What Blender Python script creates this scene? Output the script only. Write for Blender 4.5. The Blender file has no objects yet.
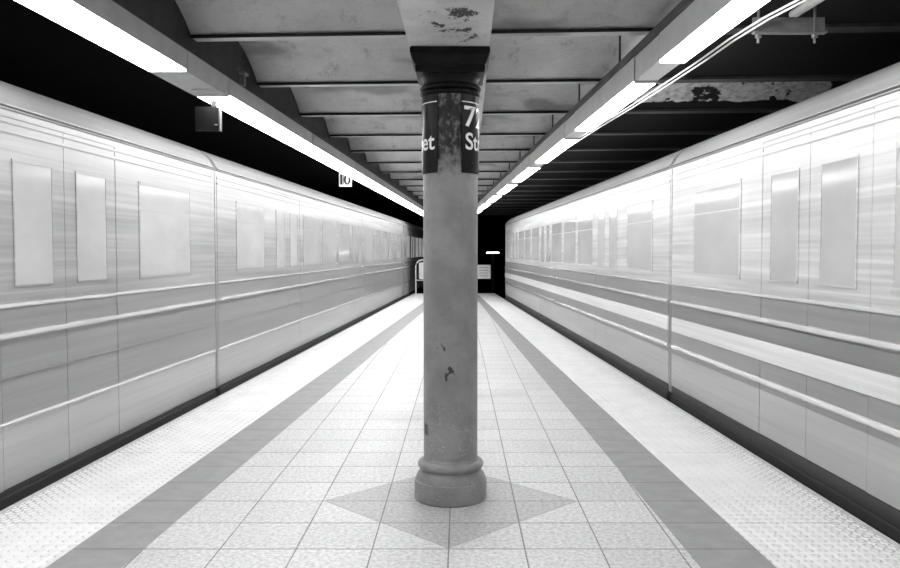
import bpy, bmesh, math, random
from mathutils import Vector, Matrix
random.seed(7)
C = bpy.context.scene.collection
sc = bpy.context.scene
PI = math.pi

# ---------------------------------------------------------------- camera, world, exposure
H = 1.3
F = 790.0
cd = bpy.data.cameras.new('camera'); cam = bpy.data.objects.new('camera', cd); C.objects.link(cam)
cd.sensor_fit = 'HORIZONTAL'; cd.sensor_width = 36.0; cd.lens = 36.0 * F / 900.0
cd.shift_x = -10.0 / 900.0
cd.clip_start = 0.05; cd.clip_end = 200
cam.location = (0, 0, H); cam.rotation_euler = (PI / 2 - math.atan(32.0 / F), 0, 0)
sc.camera = cam

w = bpy.data.worlds.new('tunnel_dark'); sc.world = w; w.use_nodes = True
w.node_tree.nodes['Background'].inputs[0].default_value = (0.0, 0.0, 0.0, 1)
w.node_tree.nodes['Background'].inputs[1].default_value = 0.0

TUBE = 22.0          # luminous strength of the fluorescent diffusers
WINDOW = 0.27        # glow of the lit car windows
sc.view_settings.view_transform = 'Standard'
sc.view_settings.look = 'None'
sc.view_settings.exposure = 0.0
sc.view_settings.gamma = 1.0
sc.view_settings.use_curve_mapping = False

# ---------------------------------------------------------------- the lines everything follows
# x = a + s*y : the island platform narrows away from the viewer
EL = (-2.466, 0.0410); ER = (2.093, -0.0402)          # platform edges
GLo = (-1.850, 0.0446); GLi = (-1.530, 0.0425)        # grey border strip, left
GRo = (1.420, -0.0360); GRi = (1.085, -0.0290)        # grey border strip, right
VL = (-1.763, 0.0402)                                  # left end of the vaults
LLo = (-1.880, 0.0396); LLi = (-1.672, 0.0400)        # left lighting line
LRo = (1.362, -0.0440); LRi = (1.224, -0.0440)        # right lighting line
X = lambda l, y: l[0] + l[1] * y
Y0, Y1 = -7.0, 24.9

# ---------------------------------------------------------------- materials
def g(v): return (v, v, v, 1)
class N:
    def __init__(s, name):
        s.m = bpy.data.materials.new(name); s.m.use_nodes = True
        s.t = s.m.node_tree; s.b = s.t.nodes['Principled BSDF']; s.pos = None
    def n(s, typ, **kw):
        x = s.t.nodes.new(typ)
        for k, v in kw.items(): setattr(x, k, v)
        return x
    def link(s, a, b): s.t.links.new(a, b)
    def P(s):
        if not s.pos:
            s.pos = s.n('ShaderNodeNewGeometry').outputs['Position']
            s.sep = s.n('ShaderNodeSeparateXYZ'); s.link(s.pos, s.sep.inputs[0])
        return s.pos
    def xyz(s, i): s.P(); return s.sep.outputs[i]
    def put(s, sock, v):
        if hasattr(v, 'type') and hasattr(v, 'node'): s.link(v, sock)
        else: sock.default_value = v
    def math(s, op, a, b=None, c=None, clamp=False):
        x = s.n('ShaderNodeMath', operation=op); x.use_clamp = clamp
        s.put(x.inputs[0], a)
        if b is not None: s.put(x.inputs[1], b)
        if c is not None: s.put(x.inputs[2], c)
        return x.outputs[0]
    def noise(s, scale, detail=4, rough=.55, stretch=(1, 1, 1), off=(0, 0, 0), obj=False):
        mp = s.n('ShaderNodeMapping'); mp.inputs['Scale'].default_value = stretch; mp.inputs['Location'].default_value = off
        if obj:
            tc = s.n('ShaderNodeTexCoord'); s.link(tc.outputs['Object'], mp.inputs[0])
        else: s.link(s.P(), mp.inputs[0])
        x = s.n('ShaderNodeTexNoise'); x.inputs['Scale'].default_value = scale
        x.inputs['Detail'].default_value = detail; x.inputs['Roughness'].default_value = rough
        s.link(mp.outputs[0], x.inputs['Vector']); return x.outputs[0]
    def ramp(s, v, a, b, lo=0.0, hi=1.0, smooth=True):
        x = s.n('ShaderNodeMapRange'); x.interpolation_type = 'SMOOTHSTEP' if smooth else 'LINEAR'
        s.put(x.inputs[0], v); x.inputs[1].default_value = a; x.inputs[2].default_value = b
        x.inputs[3].default_value = lo; x.inputs[4].default_value = hi; return x.outputs[0]
    def mix(s, f, a, b):
        # scalar mix
        x = s.n('ShaderNodeMix'); s.put(x.inputs[0], f); s.put(x.inputs[2], a); s.put(x.inputs[3], b); return x.outputs[0]
    def color(s, v):
        c = s.n('ShaderNodeCombineColor')
        for i in range(3): s.put(c.inputs[i], v)
        s.link(c.outputs[0], s.b.inputs['Base Color'])
    def bump(s, v, strength=.3, dist=.01):
        x = s.n('ShaderNodeBump'); x.inputs['Strength'].default_value = strength; x.inputs['Distance'].default_value = dist
        s.put(x.inputs['Height'], v); s.link(x.outputs[0], s.b.inputs['Normal'])
    def box(s, x0, x1, y0, y1, z0, z1, soft=.02):
        f = None
        for ax, lo, hi in ((0, x0, x1), (1, y0, y1), (2, z0, z1)):
            for v, a, b in ((lo, lo - soft, lo + soft), (hi, hi + soft, hi - soft)):
                if abs(v) > 90: continue
                x = s.n('ShaderNodeMapRange'); s.put(x.inputs[0], s.xyz(ax)); x.inputs[1].default_value = a; x.inputs[2].default_value = b
                f = x.outputs[0] if f is None else s.math('MULTIPLY', f, x.outputs[0])
        return f

def plain(name, v, rough=.5, metal=0.0, var=.12, scale=6, bump=0.0, stretch=(1, 1, 1), spec=.5):
    a = N(name)
    n = a.noise(scale, 5, .6, stretch)
    a.color(a.ramp(n, .25, .75, v * (1 - var), v * (1 + var)))
    a.b.inputs['Roughness'].default_value = rough; a.b.inputs['Metallic'].default_value = metal
    a.b.inputs['Specular IOR Level'].default_value = spec
    if bump: a.bump(a.noise(scale * 8, 4, .6), bump, .004)
    return a.m

def emitter(name, v, strength):
    m = bpy.data.materials.new(name); m.use_nodes = True
    b = m.node_tree.nodes['Principled BSDF']
    b.inputs['Base Color'].default_value = g(v); b.inputs['Roughness'].default_value = .3
    b.inputs['Emission Color'].default_value = g(1); b.inputs['Emission Strength'].default_value = strength
    return m

M = {}
M['black'] = plain('soot_black', .012, .8, spec=.15)
M['track_black'] = plain('track_bed_soot', .01, .9, spec=.1)
M['girder_dark'] = plain('sooty_steel', .022, .6, var=.5, scale=9, bump=.3)
M['dark_rail'] = plain('dark_painted_channel', .09, .5, var=.3)
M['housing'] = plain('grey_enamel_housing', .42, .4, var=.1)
M['housing_glare'] = plain('enamel_housing_glare', .78, .4, var=.06)  # same grey enamel for the right row, lamp glare put into its colour
M['cover'] = plain('pale_cover_panel', .42, .45, var=.12, scale=12)
M['galv'] = plain('galvanised_steel', .16, .5, metal=.2, var=.2, scale=20)
M['cable'] = plain('pale_cable_sheath', .5, .5)
M['rod'] = plain('dark_hanger_rod', .03, .6)
M['sign_black'] = plain('black_enamel', .010, .3, var=.1, spec=.1)
M['sign_white'] = plain('white_enamel', .8, .3, var=.04)
M['dark_box'] = plain('dark_box_paint', .005, .6, spec=.2)
M['lip'] = plain('rusted_flange_edge', .012, .8, var=.5, scale=30)
M['gate'] = plain('white_painted_pipe', .75, .35, var=.05)
M['tube'] = emitter('fluorescent_diffuser', .8, TUBE)
M['lamp'] = emitter('tunnel_lamp_glass', .8, 5)
M['capital'] = plain('gloss_black_paint', .008, .32, var=.5, scale=25, bump=.4, spec=.12)
M['gasket'] = plain('black_rubber', .05, .6)
M['underframe'] = plain('underframe_black', .02, .6)
M['letter_dark'] = plain('black_lettering', .015, .5)

# painted jack arch plaster
def vault_mat():
    a = N('painted_arch_concrete')
    n = a.noise(1.3, 6, .62); n2 = a.noise(7, 5, .7, (1, .5, 1)); n3 = a.noise(2.2, 3, .5, (.5, 1, 1), (3, 1, 0))
    base = a.ramp(n, .3, .72, .44, .60)
    st = a.ramp(n2, .55, .72, 0, .35); st2 = a.ramp(n3, .54, .68, 0, .5)
    v = a.math('MULTIPLY', base, a.math('SUBTRACT', 1.0, st)); v = a.math('MULTIPLY', v, a.math('SUBTRACT', 1.0, st2))
    cr = a.noise(2.6, 8, .7, (1, 2.4, 1), (9, 4, 0))
    crack = a.ramp(a.math('ABSOLUTE', a.math('SUBTRACT', cr, .5)), 0, .006, .62, 1)
    a.color(a.math('MULTIPLY', v, crack)); a.b.inputs['Roughness'].default_value = .6
    a.bump(a.noise(11, 6, .65), .35, .02)
    return a.m
M['vault'] = vault_mat()
def sootvault_mat():
    a = N('peeling_soot_black_arch')
    f = a.box(1.15, 3.2, 5.92, 7.2, 2.58, 2.95, .05)
    n = a.noise(3.1, 7, .62, (1, 1, 1.3), (1.7, .6, .3))
    edge = a.math('MULTIPLY', f, a.math('MULTIPLY_ADD', f, .16, n))
    p = a.ramp(edge, .575, .60)
    rubb = a.ramp(a.noise(14, 6, .7), .35, .6, .5, 1)
    a.color(a.mix(p, .012, a.math('MULTIPLY', rubb, .62)))
    a.b.inputs['Roughness'].default_value = .75; a.b.inputs['Specular IOR Level'].default_value = .2
    return a.m
M['soot_vault'] = sootvault_mat()
def soffit_mat():
    a = N('flaking_painted_steel')
    n = a.noise(3.0, 5, .6)
    v = a.ramp(n, .3, .75, .46, .66)
    f = a.box(-.10, .03, 2.2, 3.95, -99, 99, .1)
    fl = a.ramp(a.math('MULTIPLY_ADD', f, .20, a.noise(9, 7, .7, (1, .6, 1), (5, 2, 0))), .655, .675)
    speck = a.ramp(a.noise(38, 3, .5), .68, .72, 0, .8)
    fl = a.math('MAXIMUM', fl, speck)
    a.color(a.mix(fl, v, .03)); a.b.inputs['Roughness'].default_value = .5
    a.bump(a.math('ADD', a.noise(26, 5, .6), a.math('MULTIPLY', fl, -.6)), .6, .012)
    return a.m
M['soffit'] = soffit_mat()
def column_mat():
    a = N('chipped_column_paint')
    n = a.noise(5, 6, .6)
    v = a.ramp(n, .3, .7, .18, .27)
    z = a.xyz(2)
    zz = a.math('MULTIPLY_ADD', a.noise(16, 5, .7), .34, z)
    up = a.ramp(zz, 1.86, 1.98)
    blot = a.ramp(a.noise(34, 5, .7, (1, 1, .6)), .48, .66, .006, .17)
    v = a.mix(up, v, blot)
    ch = a.math('MULTIPLY', a.box(-.11, .0, -99, 99, .58, .86, .05), .19)
    chip = a.ramp(a.math('ADD', ch, a.noise(17, 4, .6, (1, 1, .7), (.4, 0, 2.2))), .74, .755)
    ch2 = a.math('MULTIPLY', a.box(-.2, .1, -99, 99, .22, .5, .05), .12)
    scr = a.ramp(a.math('ABSOLUTE', a.math('SUBTRACT', a.noise(9, 3, .5, (1, 1, 1.3), (2, 5, 1)), .5)), .0, .012, 1, 0)
    scr = a.math('MULTIPLY', scr, a.math('MULTIPLY', ch2, 7.0))
    v = a.mix(chip, v, .025); v = a.mix(a.math('MULTIPLY', scr, .55), v, .5)
    v = a.mix(a.box(-.19, -.166, -99, 99, .345, .405, .008), v, .02)
    a.color(v)
    a.b.inputs['Roughness'].default_value = .28
    a.bump(a.math('ADD', a.noise(30, 6, .7), a.math('MULTIPLY', chip, -1.0)), .85, .014)
    return a.m
M['column'] = column_mat()

# floor: granite-look tiles with joints, darker lozenge round the column
T = .334; TX = -.050; TY = 4.079
def tile_common(a):
    fx = a.math('ABSOLUTE', a.math('SUBTRACT', a.math('FRACT', a.math('DIVIDE', a.math('SUBTRACT', a.xyz(0), TX - T * 100.5), T)), .5))
    fy = a.math('ABSOLUTE', a.math('SUBTRACT', a.math('FRACT', a.math('DIVIDE', a.math('SUBTRACT', a.xyz(1), TY - T * 100.5), T)), .5))
    return fx, fy
def floor_mat():
    a = N('granite_paving_tiles')
    fx, fy = tile_common(a)
    jn = a.math('MULTIPLY', a.noise(2.2, 3, .5), .010)
    jx = a.ramp(a.math('SUBTRACT', fx, jn), .001, .009, 1, 0)
    jy = a.ramp(a.math('SUBTRACT', fy, jn), .003, .013, 1, 0)
    j = a.math('MAXIMUM', jx, jy)
    cell = a.n('ShaderNodeTexWhiteNoise', noise_dimensions='2D')
    cv = a.n('ShaderNodeCombineXYZ')
    a.link(a.math('FLOOR', a.math('DIVIDE', a.math('SUBTRACT', a.xyz(0), TX), T)), cv.inputs[0])
    a.link(a.math('FLOOR', a.math('DIVIDE', a.math('SUBTRACT', a.xyz(1), TY), T)), cv.inputs[1])
    a.link(cv.outputs[0], cell.inputs['Vector'])
    tone = a.ramp(cell.outputs[0], 0, 1, .93, 1.05, False)
    sp = a.ramp(a.noise(48, 5, .75), .36, .62, .44, .70)
    sp2 = a.ramp(a.noise(90, 3, .6), .60, .72, 1, .62)
    stain = a.ramp(a.noise(1.1, 6, .6), .52, .76, 1, .82)
    v = a.math('MULTIPLY', a.math('MULTIPLY', sp, sp2), a.math('MULTIPLY', tone, stain))
    # lozenge of darker stone
    d = a.math('ADD', a.math('ABSOLUTE', a.math('SUBTRACT', a.xyz(0), TX)), a.math('ABSOLUTE', a.math('SUBTRACT', a.xyz(1), TY)))
    loz = a.ramp(d, 2 * T - .012, 2 * T - .008, .70, 1)
    dl = a.math('ABSOLUTE', a.math('SUBTRACT', d, 2 * T - .010))
    j = a.math('MAXIMUM', j, a.ramp(dl, .002, .005, .7, 0))
    v = a.math('MULTIPLY', v, loz)
    a.color(a.mix(a.math('MULTIPLY', j, .80), v, .07))
    a.b.inputs['Roughness'].default_value = .42
    a.bump(a.math('ADD', a.noise(60, 3, .6), a.math('MULTIPLY', j, -2.5)), .22, .004)
    return a.m
M['floor'] = floor_mat()
def strip_mat():
    a = N('grey_border_tiles')
    fx, fy = tile_common(a)
    jy = a.ramp(fy, .008, .016, 1, 0)
    v = a.ramp(a.noise(9, 6, .65), .3, .7, .26, .31)
    a.color(a.mix(a.math('MULTIPLY', jy, .7), v, .06)); a.b.inputs['Roughness'].default_value = .5
    a.bump(a.math('MULTIPLY', jy, -1), .4, .003)
    return a.m
M['strip'] = strip_mat()
def tactile_mat(side):
    a = N('tactile_warning_paving')
    l = EL if side < 0 else ER
    edge = a.math('SUBTRACT', a.xyz(0), a.math('MULTIPLY_ADD', a.xyz(1), l[1], l[0]))
    d = a.math('MULTIPLY', edge, -side)          # metres in from the edge
    s = .058
    ux = a.math('SUBTRACT', a.math('FRACT', a.math('DIVIDE', d, s)), .5)
    uy = a.math('SUBTRACT', a.math('FRACT', a.math('DIVIDE', a.xyz(1), s)), .5)
    r = a.math('SQRT', a.math('ADD', a.math('MULTIPLY', ux, ux), a.math('MULTIPLY', uy, uy)))
    dome = a.ramp(r, .18, .34, 1, 0)
    ring = a.math('MULTIPLY', a.ramp(r, .25, .36, 0, 1), a.ramp(r, .50, .36, 0, 1))
    wear = a.math('MULTIPLY', a.ramp(a.math('ADD', d, a.math('MULTIPLY', a.noise(1.5, 5, .6), .2)), .10, .42, 1, .12), a.ramp(a.noise(7, 6, .7), .3, .6, .35, 1))
    dirt = a.math('MULTIPLY', ring, wear)
    v = a.ramp(a.noise(4, 6, .6), .3, .7, .80, .88)
    sp = a.ramp(a.noise(13, 4, .6, (1, .6, 1)), .73, .76, 0, .6)
    fy = a.math('ABSOLUTE', a.math('SUBTRACT', a.math('FRACT', a.math('DIVIDE', a.math('SUBTRACT', a.xyz(1), TY - .334 - 1.336 * 50), 1.336)), .5))
    seam = a.math('MULTIPLY', a.ramp(fy, .4965, .4985, 0, .75), a.ramp(a.noise(11, 3, .5), .4, .55))
    v = a.mix(a.math('MULTIPLY', dirt, .85), v, .12); v = a.mix(sp, v, .15); v = a.mix(seam, v, .1)
    a.color(v); a.b.inputs['Roughness'].default_value = .5
    a.bump(dome, 1.0, .008)
    return a.m
M['tactile_left'] = tactile_mat(-1); M['tactile_right'] = tactile_mat(1)

def steel(name, v, rough=.35, metal=.55, streak=.10):
    a = N(name)
    n = a.noise(1.0, 5, .6, (30, .35, 30), obj=True)
    n2 = a.noise(1.0, 3, .6, (4, .25, 5), obj=True)
    k = a.math('MULTIPLY', a.ramp(n, .3, .7, 1 - streak, 1 + streak * .6), a.ramp(n2, .3, .7, 1 - streak, 1 + streak * .4))
    a.color(a.math('MULTIPLY', k, v))
    a.b.inputs['Metallic'].default_value = metal
    a.link(a.ramp(n, .3, .7, rough - .06, rough + .08), a.b.inputs['Roughness'])
    return a.m
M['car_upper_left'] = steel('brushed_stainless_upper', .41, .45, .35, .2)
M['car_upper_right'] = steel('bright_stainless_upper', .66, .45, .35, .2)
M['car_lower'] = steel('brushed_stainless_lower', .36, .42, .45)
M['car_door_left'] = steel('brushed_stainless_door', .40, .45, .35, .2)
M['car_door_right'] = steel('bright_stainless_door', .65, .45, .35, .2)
M['car_roof'] = steel('ribbed_steel_roof', .68, .5, .2)
M['car_skirt'] = steel('dull_steel_skirt', .52, .5, .4)
M['car_stripe'] = steel('pale_belt_stripe', .85, .4, .2)
M['car_dark'] = steel('dark_sill_steel', .10, .5)
M['polish'] = plain('polished_rail', .92, .22, metal=.6, var=.03)
def pane_mat():
    a = N('lit_car_window')
    n = a.noise(1.0, 4, .6, (2, .8, 1.5), obj=True)
    a.b.inputs['Base Color'].default_value = g(.25); a.b.inputs['Roughness'].default_value = .12
    a.b.inputs['Emission Color'].default_value = g(1)
    a.link(a.ramp(n, .3, .7, WINDOW * .72, WINDOW * 1.1), a.b.inputs['Emission Strength'])
    return a.m
M['pane'] = pane_mat()

# ---------------------------------------------------------------- mesh helpers
class MB:
    def __init__(s): s.bm = bmesh.new()
    def hexa(s, p):
        v = [s.bm.verts.new(q) for q in p]
        for f in ((0, 3, 2, 1), (4, 5, 6, 7), (0, 1, 5, 4), (1, 2, 6, 5), (2, 3, 7, 6), (3, 0, 4, 7)):
            s.bm.faces.new([v[i] for i in f])
        return s
    def box(s, x0, x1, y0, y1, z0, z1):
        return s.hexa([(x0, y0, z0), (x1, y0, z0), (x1, y1, z0), (x0, y1, z0), (x0, y0, z1), (x1, y0, z1), (x1, y1, z1), (x0, y1, z1)])
    def slab(s, la, lb, y0, y1, z0, z1):      # box between two slanting lines
        a0, a1, b0, b1 = X(la, y0), X(la, y1), X(lb, y0), X(lb, y1)
        return s.hexa([(a0, y0, z0), (b0, y0, z0), (b1, y1, z0), (a1, y1, z0), (a0, y0, z1), (b0, y0, z1), (b1, y1, z1), (a1, y1, z1)])
    def extrude(s, prof, y0, y1, closed=True):   # prof: (x,z) list swept along y
        a = [s.bm.verts.new((x, y0, z)) for x, z in prof]; b = [s.bm.verts.new((x, y1, z)) for x, z in prof]
        n = len(prof)
        for i in range(n if closed else n - 1):
            j = (i + 1) % n; s.bm.faces.new((a[i], a[j], b[j], b[i]))
        if closed: s.bm.faces.new(a[::-1]); s.bm.faces.new(b)
        return s
    def lathe(s, prof, c=(0, 0), n=48, cap=True):
        rings = []
        for r, z in prof:
            rings.append([s.bm.verts.new((c[0] + r * math.cos(2 * PI * i / n), c[1] + r * math.sin(2 * PI * i / n), z)) for i in range(n)])
        for a, b in zip(rings, rings[1:]):
            for i in range(n): s.bm.faces.new((a[i], a[(i + 1) % n], b[(i + 1) % n], b[i]))
        if cap: s.bm.faces.new(rings[0][::-1]); s.bm.faces.new(rings[-1])
        return s
    def tube(s, pts, r, n=10):
        pts = [Vector(p) for p in pts]; rings = []
        for i, p in enumerate(pts):
            d = (pts[min(i + 1, len(pts) - 1)] - pts[max(i - 1, 0)]).normalized()
            up = Vector((0, 0, 1)) if abs(d.z) < .9 else Vector((1, 0, 0))
            u = d.cross(up).normalized(); v = d.cross(u)
            rings.append([s.bm.verts.new(p + r * (math.cos(2 * PI * k / n) * u + math.sin(2 * PI * k / n) * v)) for k in range(n)])
        for a, b in zip(rings, rings[1:]):
            for i in range(n): s.bm.faces.new((a[i], a[(i + 1) % n], b[(i + 1) % n], b[i]))
        s.bm.faces.new(rings[0][::-1]); s.bm.faces.new(rings[-1]); return s
    def build(s, name, mat, parent=None, bevel=0, smooth=False, flipx=False):
        if flipx:
            for v in s.bm.verts: v.co.x = -v.co.x
        bmesh.ops.recalc_face_normals(s.bm, faces=s.bm.faces)
        if bevel: bmesh.ops.bevel(s.bm, geom=list(s.bm.edges), offset=bevel, segments=2, affect='EDGES', clamp_overlap=True)
        if smooth:
            for f in s.bm.faces: f.smooth = len(f.verts) == 4
        me = bpy.data.meshes.new(name); s.bm.to_mesh(me); s.bm.free()
        me.materials.append(mat)
        o = bpy.data.objects.new(name, me); C.objects.link(o)
        if smooth:
            try: me.set_sharp_from_angle(angle=math.radians(38))
            except Exception: pass
        if parent: o.parent = parent
        return o
def tag(o, label=None, cat=None, group=None, kind=None):
    if label: o['label'] = label
    if cat: o['category'] = cat
    if group: o['group'] = group
    if kind: o['kind'] = kind
    return o
def empty(name, loc=(0, 0, 0), rz=0, **k):
    o = bpy.data.objects.new(name, None); C.objects.link(o); o.location = loc; o.rotation_euler = (0, 0, rz)
    o.empty_display_size = .1
    return tag(o, **k)
def struct(o): o['kind'] = 'structure'; return o
def copy_tree(o, parent=None):
    c = o.copy(); C.objects.link(c); c.parent = parent
    for ch in o.children: copy_tree(ch, c)
    return c

# ---------------------------------------------------------------- setting
def quadstrip(la, lb, z0, z1, name, mat, y0=Y0, y1=Y1):
    return struct(MB().slab(la, lb, y0, y1, z0, z1).build(name, mat))
quadstrip(GLi, GRi, -.20, 0.0, 'floor', M['floor'])
quadstrip(GLo, GLi, -.20, 0.0, 'trim_1', M['strip'])
quadstrip(GRi, GRo, -.20, 0.0, 'trim_2', M['strip'])
quadstrip((EL[0] + .03, EL[1]), GLo, -.20, 0.0, 'trim_3', M['tactile_left'])
quadstrip(GRo, (ER[0] - .03, ER[1]), -.20, 0.0, 'trim_4', M['tactile_right'])
M['edge'] = plain('worn_edge_nosing', .5, .4, var=.25, scale=20)
quadstrip(EL, (EL[0] + .03, EL[1]), -.20, 0.002, 'trim_5', M['edge'])
quadstrip((ER[0] - .03, ER[1]), ER, -.20, 0.002, 'trim_6', M['edge'])
struct(MB().slab((EL[0] + .10, EL[1]), (ER[0] - .10, ER[1]), Y0, Y1, -1.15, -.20).build('wall_platform', M['black']))
struct(MB().box(-7, 7, -12, 60, -1.3, -1.15).build('floor_trackbed', M['track_black']))
struct(MB().box(-7.2, -7, -12, 60, -1.3, 3.6).build('wall_left', M['black']))
struct(MB().box(7, 7.2, -12, 60, -1.3, 3.6).build('wall_right', M['black']))
struct(MB().box(-7.2, 7.2, 60, 60.2, -1.3, 3.6).build('wall_far', M['black']))
struct(MB().box(-7.2, 7.2, -12.2, -12, -1.3, 3.6).build('wall_back', M['black']))
struct(MB().box(-7.2, 7.2, -12, 60, 3.3, 3.6).build('ceiling', M['black']))

# jack arches spanning from beam to beam; the beams run a little askew to the platform
ZF = 2.55; PITCH = 1.31; SK = -.055; YB = 4.66
NB0, NB1 = -8, 17
def beamy(i, x): return YB + PITCH * i + SK * (x + .65)
def arches(name, xa, xb, mat):
    m = MB(); K = 14
    for i in range(NB0, NB1):
        rows = []
        for k in range(K + 1):
            t = k / K; yy = .035 + (PITCH - .07) * t
            z = ZF + .012 + .215 * math.sin(PI * t) ** .8
            yc = YB + PITCH * i + yy
            r = []
            for l in (xa, xb):
                x = X(l, yc); r.append(m.bm.verts.new((x, yc + SK * (x + .65), z)))
            for l in (xb, xa):
                x = X(l, yc); r.append(m.bm.verts.new((x, yc + SK * (x + .65), 2.95)))
            rows.append(r)
        for a, b in zip(rows, rows[1:]):
            for q in range(4): m.bm.faces.new((a[q], a[(q + 1) % 4], b[(q + 1) % 4], b[q]))
        m.bm.faces.new(rows[0]); m.bm.faces.new(rows[-1])
    return m.build(name, mat, smooth=True)
XM = (1.56, -.043)
struct(arches('ceiling_arches', (VL[0] + .005, VL[1]), XM, M['vault']))
struct(arches('ceiling_arches_right', XM, (5.2, 0), M['soot_vault']))

ordn = ['nearest', 'second nearest', 'third', 'fourth', 'fifth', 'sixth', 'seventh', 'eighth', 'ninth', 'tenth', 'eleventh', 'twelfth', 'thirteenth', 'fourteenth', 'fifteenth', 'sixteenth', 'seventeenth', 'eighteenth']
for i in range(-2, NB1 + 1):
    r = empty('ceiling_beam', (0, YB + PITCH * i, ZF))
    lab = 'grey steel ceiling beam crossing overhead, %s dark-edged one from the viewer' % ordn[i] if i >= 0 else 'grey steel ceiling beam crossing overhead, out of view above the camera'
    tag(r, lab, 'beam', 'crosswise ceiling beams')
    y = YB + PITCH * i
    def bx(x0, x1, a, b, z0, z1, nm, mat):
        f = lambda x: SK * (x + .65)
        MB().hexa([(x0, a + f(x0), z0), (x1, a + f(x1), z0), (x1, b + f(x1), z0), (x0, b + f(x0), z0),
                   (x0, a + f(x0), z1), (x1, a + f(x1), z1), (x1, b + f(x1), z1), (x0, b + f(x0), z1)]).build(nm, mat, r)
    xl = X(VL, y) + .01; xm = X(XM, y)
    bx(xl, xm, -.045, .045, 0, .016, 'flange', M['vault'])
    bx(xl, xm, -.055, -.0455, -.004, .014, 'rusty_edge', M['lip'])
    bx(xm, 5.0, -.06, .06, 0, .02, 'sooty_flange', M['girder_dark'])

# girders
gm = MB().slab((-.2905, .0092), (.112, .0092), -7, 26, 2.32, 2.56)
o = gm.build('ceiling_girder', M['soffit'], bevel=.008)
tag(o, 'light grey flaking steel girder running lengthwise over the column', 'girder')
o = MB().slab((VL[0] - .34, VL[1]), VL, -7, 26, 2.43, 3.28).build('edge_girder', M['girder_dark'], bevel=.01)
tag(o, 'dark sooty girder above the left row of lights', 'girder')

# ---------------------------------------------------------------- column
CX, CY = -.050, 4.155; R = .1425
col = empty('column', (CX, CY, 0), label='round cast iron column in the middle of the platform', cat='column')
MB().lathe([(R, .16), (R, 2.12)], n=64).build('shaft', M['column'], col, smooth=True)
def arc(cx, cz, r, a0, a1, n=8):
    return [(cx + r * math.cos(math.radians(a0 + (a1 - a0) * k / n)), cz + r * math.sin(math.radians(a0 + (a1 - a0) * k / n))) for k in range(n + 1)]
bs = [(.186, 0.0), (.192, .006), (.192, .098), (.189, .104), (.185, .106)] + [(.184, .112), (.178, .128), (.166, .142), (.157, .150), (.155, .156)] \
    + [(.155, .160)] + arc(.152, .182, .022, -80, 80) + [(.150, .206), (.146, .214), (R, .222)]
MB().lathe(bs, n=64).build('base_moulding', M['column'], col, smooth=True)
cp = [(R, 2.100)] + arc(.144, 2.116, .013, -85, 85, 6) + arc(.147, 2.143, .013, -85, 85, 6) + [(.143, 2.160), (.144, 2.185), (.160, 2.205), (.178, 2.225), (.182, 2.24)]
MB().lathe(cp, n=64).build('neck_rings', M['capital'], col, smooth=True)
ab = MB()
def frustum(m, h0, z0, h1, z1): m.hexa([(-h0, -h0, z0), (h0, -h0, z0), (h0, h0, z0), (-h0, h0, z0), (-h1, -h1, z1), (h1, -h1, z1), (h1, h1, z1), (-h1, h1, z1)])
frustum(ab, .172, 2.20, .176, 2.235); frustum(ab, .176, 2.236, .197, 2.285); frustum(ab, .199, 2.286, .199, 2.319)
ab.build('capital', M['capital'], col, bevel=.004)

# curved name signs with lettering wrapped round the shaft
def wrap_text(txt, size_h, x_left_deg, total_w, z0, rad, flip=1, align='LEFT'):
    cu = bpy.data.curves.new('t', 'FONT'); cu.body = txt; cu.size = 1.0; cu.offset = .016; cu.extrude = 0.0
    cu.resolution_u = 6
    ob = bpy.data.objects.new('t', cu); C.objects.link(ob)
    bpy.context.view_layer.update()
    me = bpy.data.meshes.new_from_object(ob.evaluated_get(bpy.context.evaluated_depsgraph_get()))
    bpy.data.objects.remove(ob)
    bm = bmesh.new(); bm.from_mesh(me); bpy.data.meshes.remove(me)
    bmesh.ops.triangulate(bm, faces=bm.faces)
    bmesh.ops.subdivide_edges(bm, edges=[e for e in bm.edges if e.calc_length() > .15], cuts=2, use_grid_fill=False)
    xs = [v.co.x for v in bm.verts]; ys = [v.co.y for v in bm.verts]
    x0, x1, y0 = min(xs), max(xs), min(ys)
    hh = .70
    sx = total_w / (x1 - x0)
    for v in bm.verts:
        u = (v.co.x - x0) * sx; ang = math.radians(x_left_deg) + u / rad
        zz = z0 + max(v.co.y, -.02) / hh * size_h
        v.co = (rad * math.sin(ang), -rad * math.cos(ang), zz)
    return bm
def sign_panel(a0, a1, z0, z1, r0, r1, n=24):
    m = MB(); prev = None; first = None
    for k in range(n + 1):
        a = math.radians(a0 + (a1 - a0) * k / n)
        q = [m.bm.verts.new((r * math.sin(a), -r * math.cos(a), z)) for r, z in ((r0, z0), (r1, z0), (r1, z1), (r0, z1))]
        if prev:
            for i in range(4): m.bm.faces.new((prev[i], prev[(i + 1) % 4], q[(i + 1) % 4], q[i]))
        else: m.bm.faces.new(q)
        prev = q
    m.bm.faces.new(prev[::-1]); return m
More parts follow.
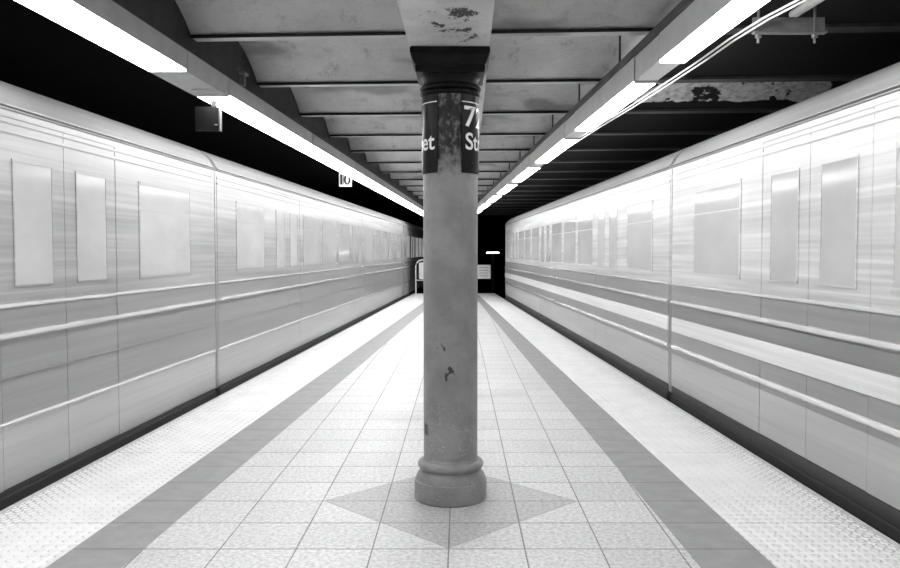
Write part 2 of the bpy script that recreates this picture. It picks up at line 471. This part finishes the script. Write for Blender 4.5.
for side in (1, -1):
    a0, a1 = (23.5, 156.5) if side > 0 else (-156.5, -26)
    sg = empty('station_sign', (CX, CY, 0), label='curved black station sign wrapped round the column, on its %s side' % ('right' if side > 0 else 'left'), cat='sign', group='black station signs on the column')
    sign_panel(a0, a1, 1.702, 2.100, R + .001, R + .006).build('panel', M['sign_black'], sg, smooth=True)
    sign_panel(a0, a1, 2.058, 2.063, R + .0055, R + .0068).build('white_line', M['sign_white'], sg)
    ta = 31.5 if side > 0 else -149.5
    tw = math.radians(118) * (R + .007)
    for nm, bm in (('number_lettering', wrap_text('72', .102, ta - (3 if side > 0 else 0), .165, 1.938, R + .0072)),
                   ('street_lettering', wrap_text('Street', .084, ta, tw, 1.822, R + .0072))):
        me = bpy.data.meshes.new(nm); bm.to_mesh(me); bm.free(); me.materials.append(M['sign_white'])
        q = bpy.data.objects.new(nm, me); C.objects.link(q); q.parent = sg

# ---------------------------------------------------------------- lighting rows
ZL = 2.30
def fixture(side, y0, y1, lab):
    lo, li = (LLo, LLi) if side < 0 else (LRi, LRo)
    hh = .105 if side < 0 else .14
    r = empty('light_fixture', ((X(lo, y0) + X(li, y0)) / 2, y0, ZL), label=lab, cat='light', group='fluorescent lights over the %s platform edge' % ('left' if side < 0 else 'right'))
    def put(m, nm, mat, bv=0):
        for v in m.bm.verts: v.co -= r.location
        return m.build(nm, mat, r, bevel=bv)
    # open-bottomed trough: two cheeks and a top; the diffuser fills the bottom and turns up a little
    a, b = (lo[0] + .006, lo[1]), (li[0] - .006, li[1])
    zo, zi = (.05, .0) if side < 0 else (.0, .055)      # the cheek facing the track stops short and lets the diffuser show
    m = MB().slab(lo, a, y0, y1, ZL + zo, ZL + hh); m.slab(b, li, y0, y1, ZL + zi, ZL + hh); m.slab(a, b, y0, y1, ZL + hh - .01, ZL + hh)
    put(m, 'housing', M['housing'] if side < 0 else M['housing_glare'])
    put(MB().slab(a, b, y0 + .012, y1 - .012, ZL - .012, ZL + .05), 'diffuser', M['tube'])
    for e in (y0, y1 - .010): put(MB().slab(lo, li, e, e + .010, ZL - .014, ZL + hh), 'end_cap', M['cover'])
    return r
# left row : 2.4 m lights end to end with one blank cover
left = []
y = 5.06
while y < 24: left.append((y, min(y + 2.36, 25))); y += 2.38
y = 4.38
while y > -6: left.append((y - 2.36, y)); y -= 2.38
left.sort()
def nth(k): return ordn[k]
vis = 0
for (a, b) in left:
    if b < 2.5: lab = 'fluorescent light of the left row, behind the camera'
    else:
        lab = 'long white fluorescent light of the left row, %s in view from the camera' % nth(vis); vis += 1
    fixture(-1, a, b, lab)
vis = 0
k = -4
while True:
    a = 4.66 + 2.33 * k; b = a + 1.85
    if a > 19.5: break
    if b < 2.5: lab = 'fluorescent light of the right row, behind the camera'
    else:
        lab = 'short white fluorescent light of the right row, %s in view from the camera' % nth(vis); vis += 1
    fixture(1, a, b, lab); k += 1

# carrier rails the lights hang from
r = empty('light_carrier', (X(LLo, 2), 2, 2.4), label='grey steel carrier rail above the left row of lights', cat='rail')
def putr(m, nm, mat, r, bv=0):
    for v in m.bm.verts: v.co -= r.location
    return m.build(nm, mat, r, bevel=bv)
putr(MB().slab((LLo[0] + .03, LLo[1]), (LLi[0] - .03, LLi[1]), -6, 25.2, 2.407, 2.428), 'rail', M['dark_rail'], r)
putr(MB().slab(LLo, LLi, 4.385, 5.055, ZL - .012, ZL + .012), 'cover_panel', M['cover'], r)
putr(MB().slab(LLo, (LLo[0] + .006, LLo[1]), 4.385, 5.055, ZL + .012, 2.405).slab((LLi[0] - .006, LLi[1]), LLi, 4.385, 5.055, ZL + .012, 2.405), 'side_cheek', M['housing'], r)
xc = (X(LLo, 4.86) + X(LLi, 4.86)) / 2
m = MB().lathe([(.07, ZL - .016), (.07, ZL - .012)], (xc, 4.90), 24); putr(m, 'round_knockout', M['housing'], r)
m = MB().slab((LLo[0] - .055, LLo[1]), (LLo[0] - .004, LLo[1]), -6, 25, 2.412, 2.428)
putr(m, 'outer_conduit', M['dark_rail'], r, .003)
m = MB().box(X(LLi, 5.3) + .0, X(LLi, 5.3) + .035, 5.26, 5.31, 2.40, 2.50).box(X(LLi, 5.3) + .002, X(LLi, 5.3) + .05, 5.24, 5.33, 2.47, 2.49)
putr(m, 'clamp', M['galv'], r, .003)

r = empty('light_carrier', (X(LRi, 2), 2, 2.45), label='dark steel carrier rail above the right row of lights', cat='rail')
putr(MB().slab((LRi[0] - .012, LRi[1]), (LRi[0] + .10, LRi[1]), -6, 22.6, 2.442, 2.485), 'rail', M['dark_rail'], r)
m = MB()
for k in range(-4, 9):
    a = 4.66 + 2.33 * k - .48
    if a > 19.5: break
    m = MB().slab((LRi[0] + .002, LRi[1]), (LRo[0] - .002, LRo[1]), a + .001, a + .479, ZL + .0, ZL + .14)
    putr(m, 'cover_box', M['housing_glare'], r, .003)
for k in range(-1, 15):
    yy = 5.03 + 1.31 * k
    putr(MB().tube([(X(LRi, yy) + .004, yy, 2.48), (X(LRi, yy) + .004, yy, 2.745)], .007, 8), 'hanger_rod', M['rod'], r)

# ---------------------------------------------------------------- signs and ironwork near the lights
r = empty('number_sign', (-1.590, 11.0, 2.205), label='small square white 10 sign hanging beneath the left row of lights', cat='sign')
MB().box(-.088, .088, -.006, .006, 0, .195).build('plate', M['sign_white'], r, bevel=.002)
MB().box(-.07, -.06, -.004, .004, .19, .205).box(.06, .07, -.004, .004, .19, .205).build('hanger', M['galv'], r)
dg = MB()
dg.box(-.068, -.042, -.0085, -.0062, .03, .165).box(-.034, -.024, -.0085, -.0062, .03, .165).box(-.07, -.022, -.0085, -.0062, .03, .037)
for k in range(20):
    a, b = 2 * PI * k / 20, 2 * PI * (k + 1) / 20
    def P(t, rr, s, y): return (0.028 + rr * math.cos(t), y, .097 + s * math.sin(t))
    dg.hexa([P(a, .049, .072, -.0085), P(b, .049, .072, -.0085), P(b, .049, .072, -.0062), P(a, .049, .072, -.0062),
             P(a, .018, .050, -.0085), P(b, .018, .050, -.0085), P(b, .018, .050, -.0062), P(a, .018, .050, -.0062)])
dg.build('digits', M['letter_dark'], r)

r = empty('junction_box', (-1.64, 5.2, 2.09), label='dark metal box hanging beyond the nearest left lights', cat='box')
MB().box(-.085, .07, -.02, .02, 0, .155).build('box_body', M['dark_box'], r, bevel=.003)
MB().box(.071, .078, -.022, .022, .0, .165).build('lit_edge', M['galv'], r)  # lighter strip stands in for light catching the box's right edge
MB().lathe([(.010, 0), (.012, .004), (.006, .010)], n=12).build('bolt', M['galv'], r).location = (.055, -.03, .03)
MB().box(.02, .05, -.008, .008, .155, .196).build('hanger', M['girder_dark'], r)

r = empty('pipe_bracket', (1.60, 4.0, 2.28), label='grey angle iron bracket hung from rods at the upper right', cat='bracket')
MB().box(-.140, .22, -.012, .0, .11, .19).box(-.140, .22, -.04, .0, .105, .115).build('angle_iron', M['galv'], r, bevel=.002)
for xx in (-.115, .165):
    MB().tube([(xx, -.02, .06), (xx, -.02, .42)], .007, 8).build('hanger_rod', M['galv'], r)
    MB().lathe([(.016, .085), (.016, .10)], (xx, -.02), 6).build('nut', M['galv'], r)
o = MB().tube([(1.685, 4.05, 2.50), (1.71, 3.6, 2.50), (1.78, 2.0, 2.50), (1.86, 0, 2.50)], .022, 12).build('conduit_pipe', M['cable'], smooth=True)
tag(o, 'straight grey conduit pipe ending above the angle iron bracket', 'pipe')
for k, dx in enumerate((0, .035)):
    pts = [(1.62 + dx, 0.5, 2.46), (1.56 + dx, 2.6, 2.42), (1.476 + dx, 3.5, 2.40), (1.425 + dx, 3.78, 2.40), (1.392 + dx, 4.15, 2.40), (1.375 + dx, 4.61, 2.40), (1.337 + dx, 5.22, 2.40), (1.28 + dx, 6.08, 2.40), (1.20 + dx, 7.0, 2.40), (1.12 + dx, 8.6, 2.42)]
    o = MB().tube(pts, .0055, 8).build('cable', M['cable'], smooth=True)
    tag(o, 'thin pale cable swagging beside the right lights, the %s of two' % ('inner', 'outer')[k], 'cable', 'pale cables by the right lights')

# ---------------------------------------------------------------- platform end gate and sign
gx = -1.37; gy = 24.5
r = empty('end_gate', (gx, gy, 0), label='white hooped pipe gate at the far left end of the platform', cat='gate')
pts = [(0, 0, 0), (0, 0, .85)] + [(.2 - .2 * math.cos(math.radians(a)), 0, .85 + .2 * math.sin(math.radians(a))) for a in range(10, 91, 10)] + [(.6, 0, 1.05)] \
    + [(.6 + .2 * math.sin(math.radians(a)), 0, .85 + .2 * math.cos(math.radians(a))) for a in range(10, 91, 10)] + [(.8, 0, 0)]
MB().tube(pts, .024, 10).build('hoop', M['gate'], r, smooth=True)
MB().tube([(0, 0, .42), (.8, 0, .42)], .02, 8).build('cross_bar', M['gate'], r)
MB().box(.10, .70, -.03, -.02, .46, .98).build('sign_panel', M['sign_white'], r)
r = empty('notice_board', (.62, gy, 0), label='white rectangular notice board at the far right end of the platform', cat='sign')
MB().box(-.25, .33, -.012, .012, .47, .90).build('board', M['sign_white'], r, bevel=.004)
MB().tube([(-.12, .03, 0), (-.12, .03, .9)], .024, 8).build('post', M['gate'], r)
M['print'] = plain('faded_print', .45, .5)
pr = MB()
for q in range(4): pr.box(-.02, .24, -.0145, -.0125, .55 + .085 * q, .575 + .085 * q)
pr.build('printed_lines', M['print'], r)
r = empty('tunnel_lamp', (1.14, 27.5, 1.25), label='small bright horizontal lamp in the tunnel beyond the right end of the platform', cat='lamp')
MB().box(-.22, .22, -.03, .03, 0, .05).build('glass', M['lamp'], r, bevel=.008)
MB().box(-.03, .03, .035, .08, -2.39, .04).build('post', M['black'], r)

# ---------------------------------------------------------------- the trains
LC = 15.45
DOORS = (2.55, 7.72, 12.9); DW = 1.30
def mk_car(kind):
    root = empty('subway_car')
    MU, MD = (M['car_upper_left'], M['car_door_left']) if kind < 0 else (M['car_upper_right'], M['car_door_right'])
    fx = kind > 0              # local frame: x=0 is the platform side, body goes to -x; mirrored for the right-hand track
    bd = lambda m, nm, mat, par=root, **k: m.build(nm, mat, par, flipx=fx, **k)
    W = 2.62; SZ = .03 if kind < 0 else .085
    # body core with rounded eaves
    core = [(-.06, -.06), (-.06, 2.06), (-.10, 2.12), (-W + .10, 2.12), (-W + .06, 2.06), (-W + .06, -.06)]
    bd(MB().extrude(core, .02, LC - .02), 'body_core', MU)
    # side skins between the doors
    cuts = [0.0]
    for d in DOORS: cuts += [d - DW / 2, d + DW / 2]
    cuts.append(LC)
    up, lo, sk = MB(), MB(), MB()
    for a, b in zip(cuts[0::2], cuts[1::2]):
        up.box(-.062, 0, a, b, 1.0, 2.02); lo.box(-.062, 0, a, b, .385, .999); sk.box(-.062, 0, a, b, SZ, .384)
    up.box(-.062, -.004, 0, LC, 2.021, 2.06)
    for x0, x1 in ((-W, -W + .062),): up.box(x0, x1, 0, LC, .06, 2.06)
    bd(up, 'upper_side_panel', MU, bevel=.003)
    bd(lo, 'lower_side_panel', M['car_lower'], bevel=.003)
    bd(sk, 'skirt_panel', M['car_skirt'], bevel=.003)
    # roof
    rp = [(.012, 2.062), (.014, 2.085), (-.006, 2.10), (-.03, 2.15), (-.08, 2.205), (-.17, 2.26), (-.32, 2.31), (-.6, 2.37), (-1.0, 2.42), (-W / 2, 2.44)]
    rp = rp + [(-W - x, z) for x, z in rp[-2::-1]]
    bd(MB().extrude(rp, .0, LC), 'roof', M['car_roof'], smooth=True)
    bd(MB().box(.013, .022, 0, LC, 2.068, 2.078), 'gutter', M['gasket'])
    # rails, ribs, stripes
    def rail(z0, z1, d, nm, mat, gap=False):
        m = MB()
        for a, b in (zip(cuts[0::2], cuts[1::2]) if gap else ((0, LC),)): m.box(-.01, d, a + .004, b - .004, z0, z1)
        return bd(m, nm, mat, bevel=min(.006, (z1 - z0) / 3))
    rail(1.0, 1.022, .010, 'window_sill_rail', M['polish'])
    rail(.838, .866, .022, 'rub_rail', M['polish'])
    rail(1.93, 1.955, .008, 'letterboard_rib', MU); rail(1.985, 2.0, .008, 'letterboard_rib', MU)
    if kind > 0:
        rail(.58, .71, .010, 'belt_stripe', M['car_stripe']); rail(.43, .462, .014, 'rub_rail', M['polish'])
        rail(.715, .828, .004, 'dark_stripe', M['car_dark_band'])
    else:
        rail(.375, .392, .012, 'lower_rail', M['polish'])
        rail(.62, .632, .006, 'lower_rail', M['car_lower'])
    bd(MB().box(-.12, .012, 0, LC, -.06, .0).box(-.1, 0, 0, LC, .001, SZ - .002), 'door_sill', M['car_dark'], bevel=.004)
    bd(MB().box(-W + .15, -.16, .3, LC - .3, -.55, -.06), 'underframe', M['underframe'])
    # end gaskets closing the gap to the next car
    for e0, e1 in ((LC + .001, LC + .043), (-.043, -.001)):
        bd(MB().box(-.16, -.004, e0, e1, 1.0, 2.06), 'gap_baffle', MU)
        bd(MB().box(-.16, -.004, e0, e1, .02, .999), 'lower_gap_baffle', M['car_lower'])
    # doors : two leaves each, with a pane and gasket
    for d in DOORS:
        for s in (-1, 1):
            a, b = (d - DW / 2 + .002, d - .0015) if s < 0 else (d + .0015, d + DW / 2 - .002)
            dl = bd(MB().box(-.045, -.002, a, b, 1.0, 2.018), 'door', MD, bevel=.002)
            bd(MB().box(-.045, -.002, a, b, .387, .998), 'lower_door_panel', M['car_lower'], dl, bevel=.002)
            bd(MB().box(-.045, -.002, a, b, SZ + .002, .385), 'kick_panel', M['car_skirt'], dl, bevel=.002)
            bd(MB().box(-.007, .0005, a + .14, b - .14, 1.12, 1.79), 'window_pane', M['pane'], dl)
            fm = MB()
            for q in ((a + .128, a + .14, 1.108, 1.802), (b - .14, b - .128, 1.108, 1.802), (a + .14, b - .14, 1.108, 1.12), (a + .14, b - .14, 1.79, 1.802)):
                fm.box(-.007, .003, *q)
            bd(fm, 'window_gasket', MD, dl)
    spans = [(.55, 1.55)]
    for a, b in ((cuts[2], cuts[3]), (cuts[4], cuts[5])):
        L = b - a; n = 3; ww = (L - .35 - .12 * (n - 1)) / n
        for q in range(n): spans.append((a + .175 + q * (ww + .12), a + .175 + q * (ww + .12) + ww))
    spans.append((LC - 1.55, LC - .55))
    for a, b in spans:
        f = MB()
        for q in ((a, a + .03, 1.10, 1.82), (b - .03, b, 1.10, 1.82), (a + .03, b - .03, 1.10, 1.13), (a + .03, b - .03, 1.79, 1.82), (a + .03, b - .03, 1.60, 1.615)):
            f.box(-.005, .004, *q)
        fo = bd(f, 'window_frame', MD, bevel=.002)
        bd(MB().box(-.005, .003, a + .03, b - .03, 1.13, 1.79), 'window_pane', M['pane'], fo)
    return root
M['car_dark_band'] = steel('grey_painted_stripe', .30, .42)
SIDE_L = (EL[0] - .125, EL[1]); SIDE_R = (ER[0] + .12, ER[1])
def place(o, side, ynear, lab, grp):
    l = SIDE_L if side < 0 else SIDE_R
    c = math.cos(math.atan(l[1]))
    o.location = (X(l, ynear), ynear, 0); o.rotation_euler = (0, 0, -math.atan(l[1]))
    tag(o, lab, 'train car', grp)
carL = mk_car(-1); carR = mk_car(1)
yl = 7.45
place(carL, -1, yl, 'silver subway car on the left track, middle car alongside the column and platform end', 'subway cars of the left train')
c2 = copy_tree(carL); place(c2, -1, yl - LC - .09, 'silver subway car on the left track, nearest car at the left picture edge', 'subway cars of the left train')
c3 = copy_tree(carL); place(c3, -1, yl + LC + .28, 'silver subway car on the left track, farthest car beyond the platform end', 'subway cars of the left train')
yr = 7.25
place(carR, 1, yr, 'silver striped subway car on the right track, far car reaching the platform end', 'subway cars of the right train')
c2 = copy_tree(carR); place(c2, 1, yr - LC - .09, 'silver striped subway car on the right track, nearest car at the right picture edge', 'subway cars of the right train')
